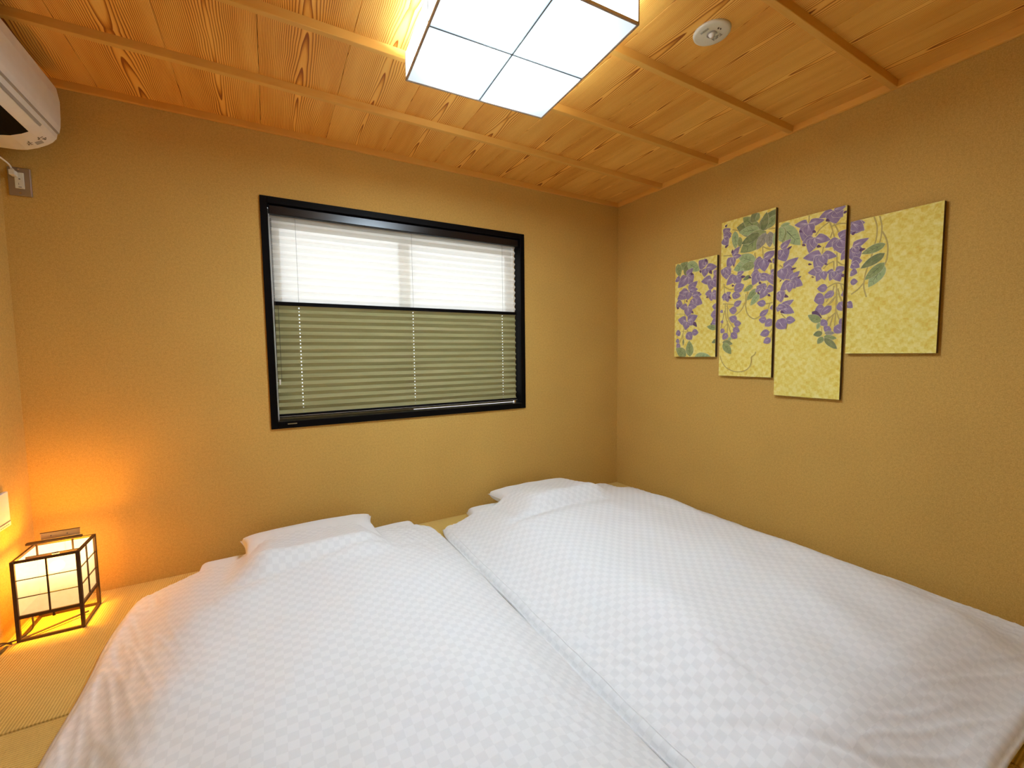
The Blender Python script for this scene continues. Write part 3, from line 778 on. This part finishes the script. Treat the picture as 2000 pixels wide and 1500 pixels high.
A = ('A', 1300, 380, 4.4118, [
 ('s', [(165, 900), (165, 980), (168, 1090), (150, 1200), (118, 1290)]), ('s', [(165, 1130), (205, 1200)]), ('s', [(150, 1200), (150, 1300)]), ('s', [(140, 1180), (250, 1185)], .003),
 ('s', [(95, 1032), (165, 1030)], .003), ('s', [(185, 780), (205, 830)], .003), ('s', [(430, 600), (415, 700), (405, 740)], .003), ('s', [(370, 560), (360, 600)], .003), ('s', [(470, 540), (440, 650)], .003), ('s', [(130, 1150), (100, 1230)], .003),
 ('l', 200, 590, 110, 640, .6), ('k', 190, 600, 175, 710, .55), ('l', 105, 600, 125, 710, .5), ('t', 190, 590, 295, 655, .5),
 ('p', 185, 700, 238, 632, .5), ('p', 195, 700, 228, 775, .75), ('p', 190, 705, 108, 805, .5), ('d', 215, 680, 245, 690), ('p', 95, 720, 125, 745, .8),
 ('p', 200, 825, 278, 745, .42), ('p', 205, 825, 280, 815, .45), ('p', 200, 830, 102, 905, .5), ('p', 195, 835, 115, 850, .4), ('p', 205, 840, 190, 910, .7), ('p', 230, 870, 312, 860, .5), ('p', 235, 900, 318, 940, .6), ('p', 225, 900, 260, 965, .5), ('d', 280, 850, 300, 840), ('d', 180, 910, 190, 930),
 ('p', 95, 935, 150, 955, .7), ('d', 98, 975, 118, 985, .8), ('p', 190, 965, 125, 975, .5), ('p', 195, 965, 270, 965, .45), ('p', 195, 970, 200, 1062, .6), ('d', 225, 1005, 242, 1025, .7),
 ('p', 180, 1090, 108, 1080, .6), ('p', 190, 1090, 278, 1042, .5), ('p', 185, 1095, 172, 1168, .7), ('p', 205, 1095, 235, 1125, .7), ('d', 240, 1100, 272, 1140, .6),
 ('b', 228, 1185, 285, 1190, .65), ('b', 185, 1190, 228, 1250, .7), ('b', 130, 1185, 90, 1205, .8), ('b', 120, 1255, 90, 1270, .8), ('b', 125, 1290, 95, 1320, .8), ('k', 155, 1245, 153, 1302, .25),
 ('p', 345, 620, 288, 570, .7), ('p', 350, 630, 448, 622, .42), ('p', 345, 635, 335, 712, .65), ('p', 350, 610, 340, 550, .5), ('d', 345, 560, 365, 580, .7), ('d', 380, 655, 402, 685, .7), ('d', 300, 650, 305, 680, .6), ('p', 415, 690, 470, 650, .6),
 ('p', 400, 730, 308, 752, .5), ('p', 405, 728, 470, 740, .7), ('p', 405, 735, 385, 828, .6), ('p', 408, 735, 440, 800, .6),
 ('p', 400, 850, 342, 858, .7), ('p', 400, 852, 460, 850, .6), ('p', 400, 860, 395, 918, .7), ('p', 410, 860, 450, 905, .6), ('d', 350, 885, 375, 885, .5),
 ('b', 452, 965, 403, 965, .75), ('b', 452, 1030, 390, 1040, .85), ('b', 458, 1090, 395, 1115, .8), ('d', 390, 1110, 402, 1130, .5),
 ('l', 448, 1150, 358, 1138, .42), ('k', 450, 1250, 400, 1278, .5), ('t', 445, 1320, 425, 1345, .5),
 ('l', 212, 1395, 205, 1258, .5), ('l', 178, 1390, 92, 1325, .6), ('t', 250, 1400, 392, 1396, .42)])
B = ('B', 1400, 390, 7.143, [
 ('s', [(95, 785), (210, 780)]), ('s', [(640, 655), (650, 820)]), ('s', [(640, 655), (740, 690), (860, 660)]), ('s', [(530, 740), (548, 830)]), ('s', [(190, 1030), (240, 1040)]), ('s', [(100, 1210), (170, 1250), (250, 1250)]), ('s', [(100, 1170), (110, 1300)]),
 ('s', [(760, 900), (755, 1030)]), ('s', [(435, 1280), (400, 1500)]), ('s', [(220, 420), (300, 430)]), ('s', [(720, 410), (860, 390)]), ('s', [(715, 1150), (700, 1230)], .003),
 ('k', 600, 400, 280, 390, .62), ('l', 560, 400, 370, 250, .5), ('k', 560, 300, 500, 190, .9), ('l', 560, 300, 590, 180, .5), ('k', 590, 430, 870, 120, .5), ('l', 680, 400, 860, 200, .5), ('k', 640, 440, 700, 170, .4), ('t', 600, 410, 310, 460, .4),
 ('t', 255, 440, 265, 690, .36), ('l', 320, 520, 330, 680, .4), ('l', 690, 440, 330, 740, .55), ('k', 600, 470, 345, 620, .4), ('g', 690, 460, 560, 700, .5), ('g', 745, 445, 740, 665, .5), ('t', 835, 430, 825, 680, .35),
 ('t', 560, 830, 235, 985, .5), ('t', 545, 870, 300, 790, .5), ('l', 540, 900, 330, 960, .5), ('t', 380, 960, 300, 1040, .4),
 ('p', 95, 480, 195, 405, .7), ('p', 95, 490, 212, 480, .6), ('p', 100, 520, 205, 510, .8), ('p', 100, 540, 160, 640, .6), ('d', 120, 385, 150, 345, .7), ('d', 115, 670, 170, 630, .5),
 ('p', 225, 790, 325, 650, .4), ('d', 215, 750, 225, 690, .5), ('p', 235, 795, 350, 780, .42), ('p', 220, 800, 150, 970, .48), ('p', 230, 800, 240, 930, .4), ('d', 240, 900, 240, 940, .5),
 ('p', 130, 940, 140, 1115, .6), ('p', 100, 960, 95, 1080, .5), ('p', 150, 960, 190, 1060, .5),
 ('p', 265, 1055, 135, 1195, .45), ('p', 270, 1055, 250, 1180, .5), ('p', 280, 1055, 320, 1190, .6), ('p', 290, 1050, 385, 1000, .45), ('d', 340, 1080, 405, 1070, .6), ('d', 210, 1200, 250, 1200, .7),
 ('b', 245, 1265, 385, 1185, .65), ('b', 215, 1325, 335, 1345, .6), ('p', 140, 1330, 200, 1290, .6), ('p', 130, 1330, 95, 1410, .7), ('p', 140, 1335, 160, 1430, .6), ('d', 165, 1350, 205, 1385, .5),
 ('k', 470, 1060, 370, 1125, .45), ('l', 510, 1190, 378, 1282, .42), ('l', 560, 1240, 425, 1405, .42), ('t', 600, 1310, 470, 1478, .4),
 ('p', 640, 825, 515, 900, .55), ('p', 640, 830, 520, 1000, .45), ('p', 655, 825, 670, 1005, .62), ('p', 660, 820, 842, 710, .42), ('p', 780, 870, 860, 830, .7), ('d', 720, 840, 775, 880, .5), ('p', 820, 880, 850, 900, .8),
 ('p', 590, 1005, 480, 1060, .6), ('p', 595, 1010, 500, 1200, .5), ('p', 605, 1020, 590, 1150, .5), ('p', 610, 1080, 745, 1050, .5), ('p', 610, 1090, 730, 1110, .4), ('d', 590, 1150, 630, 1180, .6), ('d', 445, 1080, 490, 1095, .6),
 ('p', 760, 1030, 860, 960, .5), ('p', 765, 1035, 800, 1190, .6), ('p', 775, 1035, 870, 1120, .6),
 ('p', 690, 1240, 555, 1215, .6), ('p', 695, 1245, 605, 1385, .5), ('p', 700, 1240, 820, 1250, .6), ('p', 690, 1235, 640, 1195, .6), ('p', 600, 1240, 540, 1290, .6), ('d', 715, 1320, 755, 1350, .6), ('d', 570, 1290, 605, 1325, .5)])
C = ('C', 1400, 580, 7.143, [
 ('s', [(90, 100), (140, 98), (250, 110)]), ('s', [(122, 100), (130, 280), (165, 390), (205, 520)]), ('s', [(150, 110), (165, 300), (248, 452)]), ('s', [(115, 190), (60, 440)]), ('s', [(155, 330), (150, 520)]), ('s', [(160, 300), (260, 310)], .003), ('s', [(130, 120), (190, 185)], .003), ('s', [(150, 370), (100, 440)], .003),
 ('s', [(400, 80), (340, 190), (235, 275)]), ('s', [(410, -40), (405, 60), (415, 180), (450, 260), (520, 305), (580, 285), (625, 250)]),
 ('s', [(830, 70), (690, 95)]), ('s', [(745, 85), (720, 165)]), ('s', [(800, 390), (745, 495)]), ('s', [(800, 440), (750, 590)]), ('s', [(815, 275), (780, 320)]),
 ('s', [(50, 820), (75, 900), (130, 980), (220, 1030), (310, 1045), (400, 1025), (460, 970), (485, 900), (483, 850), (500, 825), (530, 805), (550, 765)], .005),
 ('b', 245, 125, 350, 55, .5), ('b', 285, 190, 178, 185, .7), ('b', 285, 330, 178, 285, .6), ('b', 245, 375, 345, 368, .65), ('b', 230, 445, 325, 480, .65), ('b', 205, 505, 290, 575, .65), ('b', 150, 505, 88, 595, .6), ('b', 105, 445, 60, 505, .7), ('p', 70, 330, 90, 370, .6), ('p', 60, 190, 90, 220, .6),
 ('b', 690, 92, 565, 85, .55), ('b', 605, 270, 728, 172, .4), ('b', 700, 320, 590, 320, .65), ('b', 785, 315, 675, 410, .6), ('b', 742, 485, 608, 530, .55), ('b', 758, 580, 655, 640, .6), ('p', 820, 140, 742, 160, .7), ('d', 830, 200, 800, 210, .6), ('p', 110, 30, 120, -60, .6), ('b', 250, -20, 330, -10, .6),
 ('t', 160, 595, 215, 570, .6), ('k', 85, 632, 225, 655, .45), ('l', 95, 645, 205, 795, .5)])
D = ('D', 1510, 390, 7.5, [
 ('s', [(530, 230), (525, 340)]), ('s', [(825, 325), (700, 420), (620, 530)]), ('s', [(830, 325), (870, 440), (905, 570)]), ('s', [(890, 345), (940, 430), (990, 560)]), ('s', [(860, 390), (980, 350), (1120, 350)]), ('s', [(870, 470), (840, 560)]), ('s', [(740, 690), (720, 790)]),
 ('s', [(890, 900), (800, 950), (735, 1015)]), ('s', [(890, 900), (890, 1030)]), ('s', [(935, 780), (940, 1040)]), ('s', [(940, 905), (1010, 950), (1080, 960)]), ('s', [(790, 1290), (930, 1222), (1080, 1262)]), ('s', [(930, 1222), (935, 1510)], .006), ('s', [(895, 1260), (870, 1350), (780, 1500)]), ('s', [(990, 1230), (1030, 1360)]), ('s', [(950, 1300), (990, 1450), (1010, 1510)]), ('s', [(90, 690), (150, 700)]), ('s', [(100, 960), (150, 1000)]),
 ('t', 125, 385, 402, 665, .42), ('l', 150, 400, 150, 650, .35), ('t', 110, 390, 255, 345, .4), ('t', 110, 400, 110, 620, .5),
 ('p', 510, 350, 315, 375, .42), ('p', 525, 350, 760, 295, .36), ('p', 505, 355, 450, 630, .48), ('p', 515, 355, 550, 560, .5), ('d', 385, 455, 430, 480, .6), ('d', 580, 460, 635, 480, .7),
 ('p', 880, 160, 675, 270, .42), ('p', 895, 155, 925, 350, .75), ('p', 900, 155, 1025, 250, .6), ('p', 895, 150, 1070, 95, .5), ('d', 775, 290, 835, 320, .6), ('d', 1030, 200, 1108, 155, .5),
 ('p', 590, 555, 430, 640, .5), ('p', 600, 555, 530, 785, .5), ('p', 605, 555, 610, 720, .5), ('p', 620, 560, 845, 590, .42), ('d', 430, 655, 480, 680, .6), ('d', 640, 680, 712, 690, .6),
 ('p', 975, 560, 1110, 430, .6), ('p', 960, 575, 762, 705, .42), ('p', 965, 580, 900, 750, .5), ('p', 970, 580, 1010, 790, .6), ('p', 980, 580, 1100, 700, .6), ('p', 1110, 740, 995, 890, .5),
 ('p', 710, 805, 440, 860, .42), ('p', 722, 805, 938, 830, .42), ('p', 710, 810, 610, 1020, .5), ('p', 715, 810, 700, 1010, .5), ('p', 722, 810, 780, 950, .5), ('d', 515, 945, 575, 950, .5), ('d', 755, 940, 805, 950, .6),
 ('p', 720, 1040, 512, 1072, .5), ('p', 720, 1050, 635, 1200, .5), ('p', 735, 1050, 760, 1180, .5), ('p', 705, 1035, 600, 1000, .5), ('d', 565, 1130, 605, 1140, .5),
 ('p', 890, 1045, 780, 1070, .5), ('p', 900, 1050, 830, 1190, .5), ('p', 910, 1050, 985, 1200, .55), ('p', 915, 1045, 1080, 990, .5), ('d', 1000, 1100, 1075, 1130, .6), ('p', 895, 1050, 900, 1150, .5),
 ('p', 120, 720, 268, 575, .38), ('p', 120, 735, 190, 905, .68), ('p', 110, 730, 100, 850, .5), ('d', 215, 730, 282, 678, .5),
 ('p', 150, 1005, 378, 845, .34), ('p', 140, 1010, 290, 1160, .6), ('p', 120, 1010, 160, 1180, .6), ('d', 260, 1030, 350, 995, .4), ('d', 100, 1200, 130, 1170, .5),
 ('p', 250, 1180, 395, 1045, .42), ('p', 270, 1185, 438, 1255, .55), ('p', 260, 1190, 105, 1345, .45), ('p', 255, 1200, 330, 1300, .6), ('p', 250, 1210, 240, 1360, .5), ('d', 360, 1150, 420, 1120, .5),
 ('p', 90, 1340, 130, 1500, .6), ('d', 155, 1400, 225, 1430, .6), ('p', 200, 1540, 300, 1470, .4),
 ('b', 800, 1290, 648, 1305, .65), ('b', 890, 1335, 765, 1450, .5), ('b', 760, 1430, 605, 1465, .75), ('b', 1075, 1345, 1015, 1390, .8)])
E_ = ('E', 1510, 570, 6.818, [
 ('s', [(850, -20), (835, 290), (822, 455)], .006), ('s', [(835, 60), (700, 205)]), ('s', [(835, 60), (790, 130), (720, 190)]), ('s', [(832, 280), (700, 395)]), ('s', [(840, 250), (885, 370)]), ('s', [(870, 20), (930, 140)]), ('s', [(805, 310), (755, 470)]), ('s', [(110, 290), (180, 365)]), ('s', [(750, 330), (720, 400)]), ('s', [(655, 470), (650, 540)], .003),
 ('p', 90, 200, 60, 265, .7), ('p', 110, 205, 280, 105, .34), ('p', 110, 205, 285, 280, .45), ('p', 60, 200, 185, 205, .45), ('d', 100, 260, 155, 280, .6), ('d', 150, 50, 212, 70, .6), ('p', 90, -10, 110, 145, .5), ('p', 60, 30, 80, 120, .5),
 ('b', 165, 375, 300, 378, .6), ('b', 60, 375, 175, 490, .7), ('b', 690, 75, 548, 120, .95), ('b', 685, 80, 800, 0, .45), ('b', 690, 215, 560, 250, .8), ('b', 780, 185, 640, 310, .42), ('d', 520, 265, 655, 350, .5), ('b', 720, 385, 635, 445, .85), ('b', 755, 460, 690, 530, .9), ('b', 815, 465, 950, 530, .7), ('b', 965, 375, 880, 425, .85), ('b', 880, 140, 975, 250, .7), ('b', 930, 10, 965, 60, .8), ('p', 960, 270, 930, 280, .7),
 ('l', 640, 395, 468, 312, .5), ('t', 620, 410, 590, 500, .45), ('k', 660, 545, 540, 575, .65), ('g', 690, 548, 825, 550, .45), ('l', 668, 600, 595, 692, .6), ('l', 680, 595, 850, 620, .4), ('k', 685, 615, 855, 760, .34)])
F_ = ('F', 1650, 380, 6.818, [
 ('s', [(392, 295), (430, 420), (425, 560), (395, 680), (345, 860), (290, 1010), (262, 1130), (255, 1240), (288, 1365)], .0055), ('s', [(468, 285), (495, 420), (485, 560), (458, 670)], .0055), ('s', [(500, 490), (550, 580), (575, 700), (562, 850), (530, 940)]), ('s', [(262, 1165), (180, 1260), (85, 1330)]),
 ('p', 60, 420, 272, 370, .62), ('p', 60, 450, 268, 465, .5), ('p', 100, 380, 260, 480, .5), ('d', 95, 540, 148, 488, .6), ('p', 105, 690, 325, 578, .34), ('p', 105, 700, 170, 900, .55), ('p', 120, 705, 190, 780, .5), ('d', 190, 745, 280, 720, .6),
 ('p', 90, 900, 235, 880, .75), ('p', 90, 920, 200, 970, .6), ('p', 80, 1030, 168, 1045, .9), ('b', 75, 1165, 175, 1160, .75),
 ('l', 545, 655, 225, 792, .36), ('k', 535, 780, 212, 985, .34), ('t', 530, 940, 315, 1235, .42), ('l', 532, 905, 265, 1140, .36), ('p', 20, 1440, 105, 1510, .6)])
Z = lambda p: pix(*p)
canvas(-.884, -.5745, 1.0278, 1.655, [A], 'smallest wisteria canvas, nearest the room corner')
canvas(-1.2285, -.9105, .912, 1.838, [B, C], 'second wisteria canvas from the corner, with the cluster of large green leaves at its top')
canvas(-1.5585, -1.2455, .8165, 1.750, [D, E_], 'tallest, lowest-hanging wisteria canvas with two blossom clusters and bare gold below')
canvas(-1.899, -1.575, 1.043, 1.666, [F_], 'mostly plain gold canvas farthest from the corner with a green leaf spray')
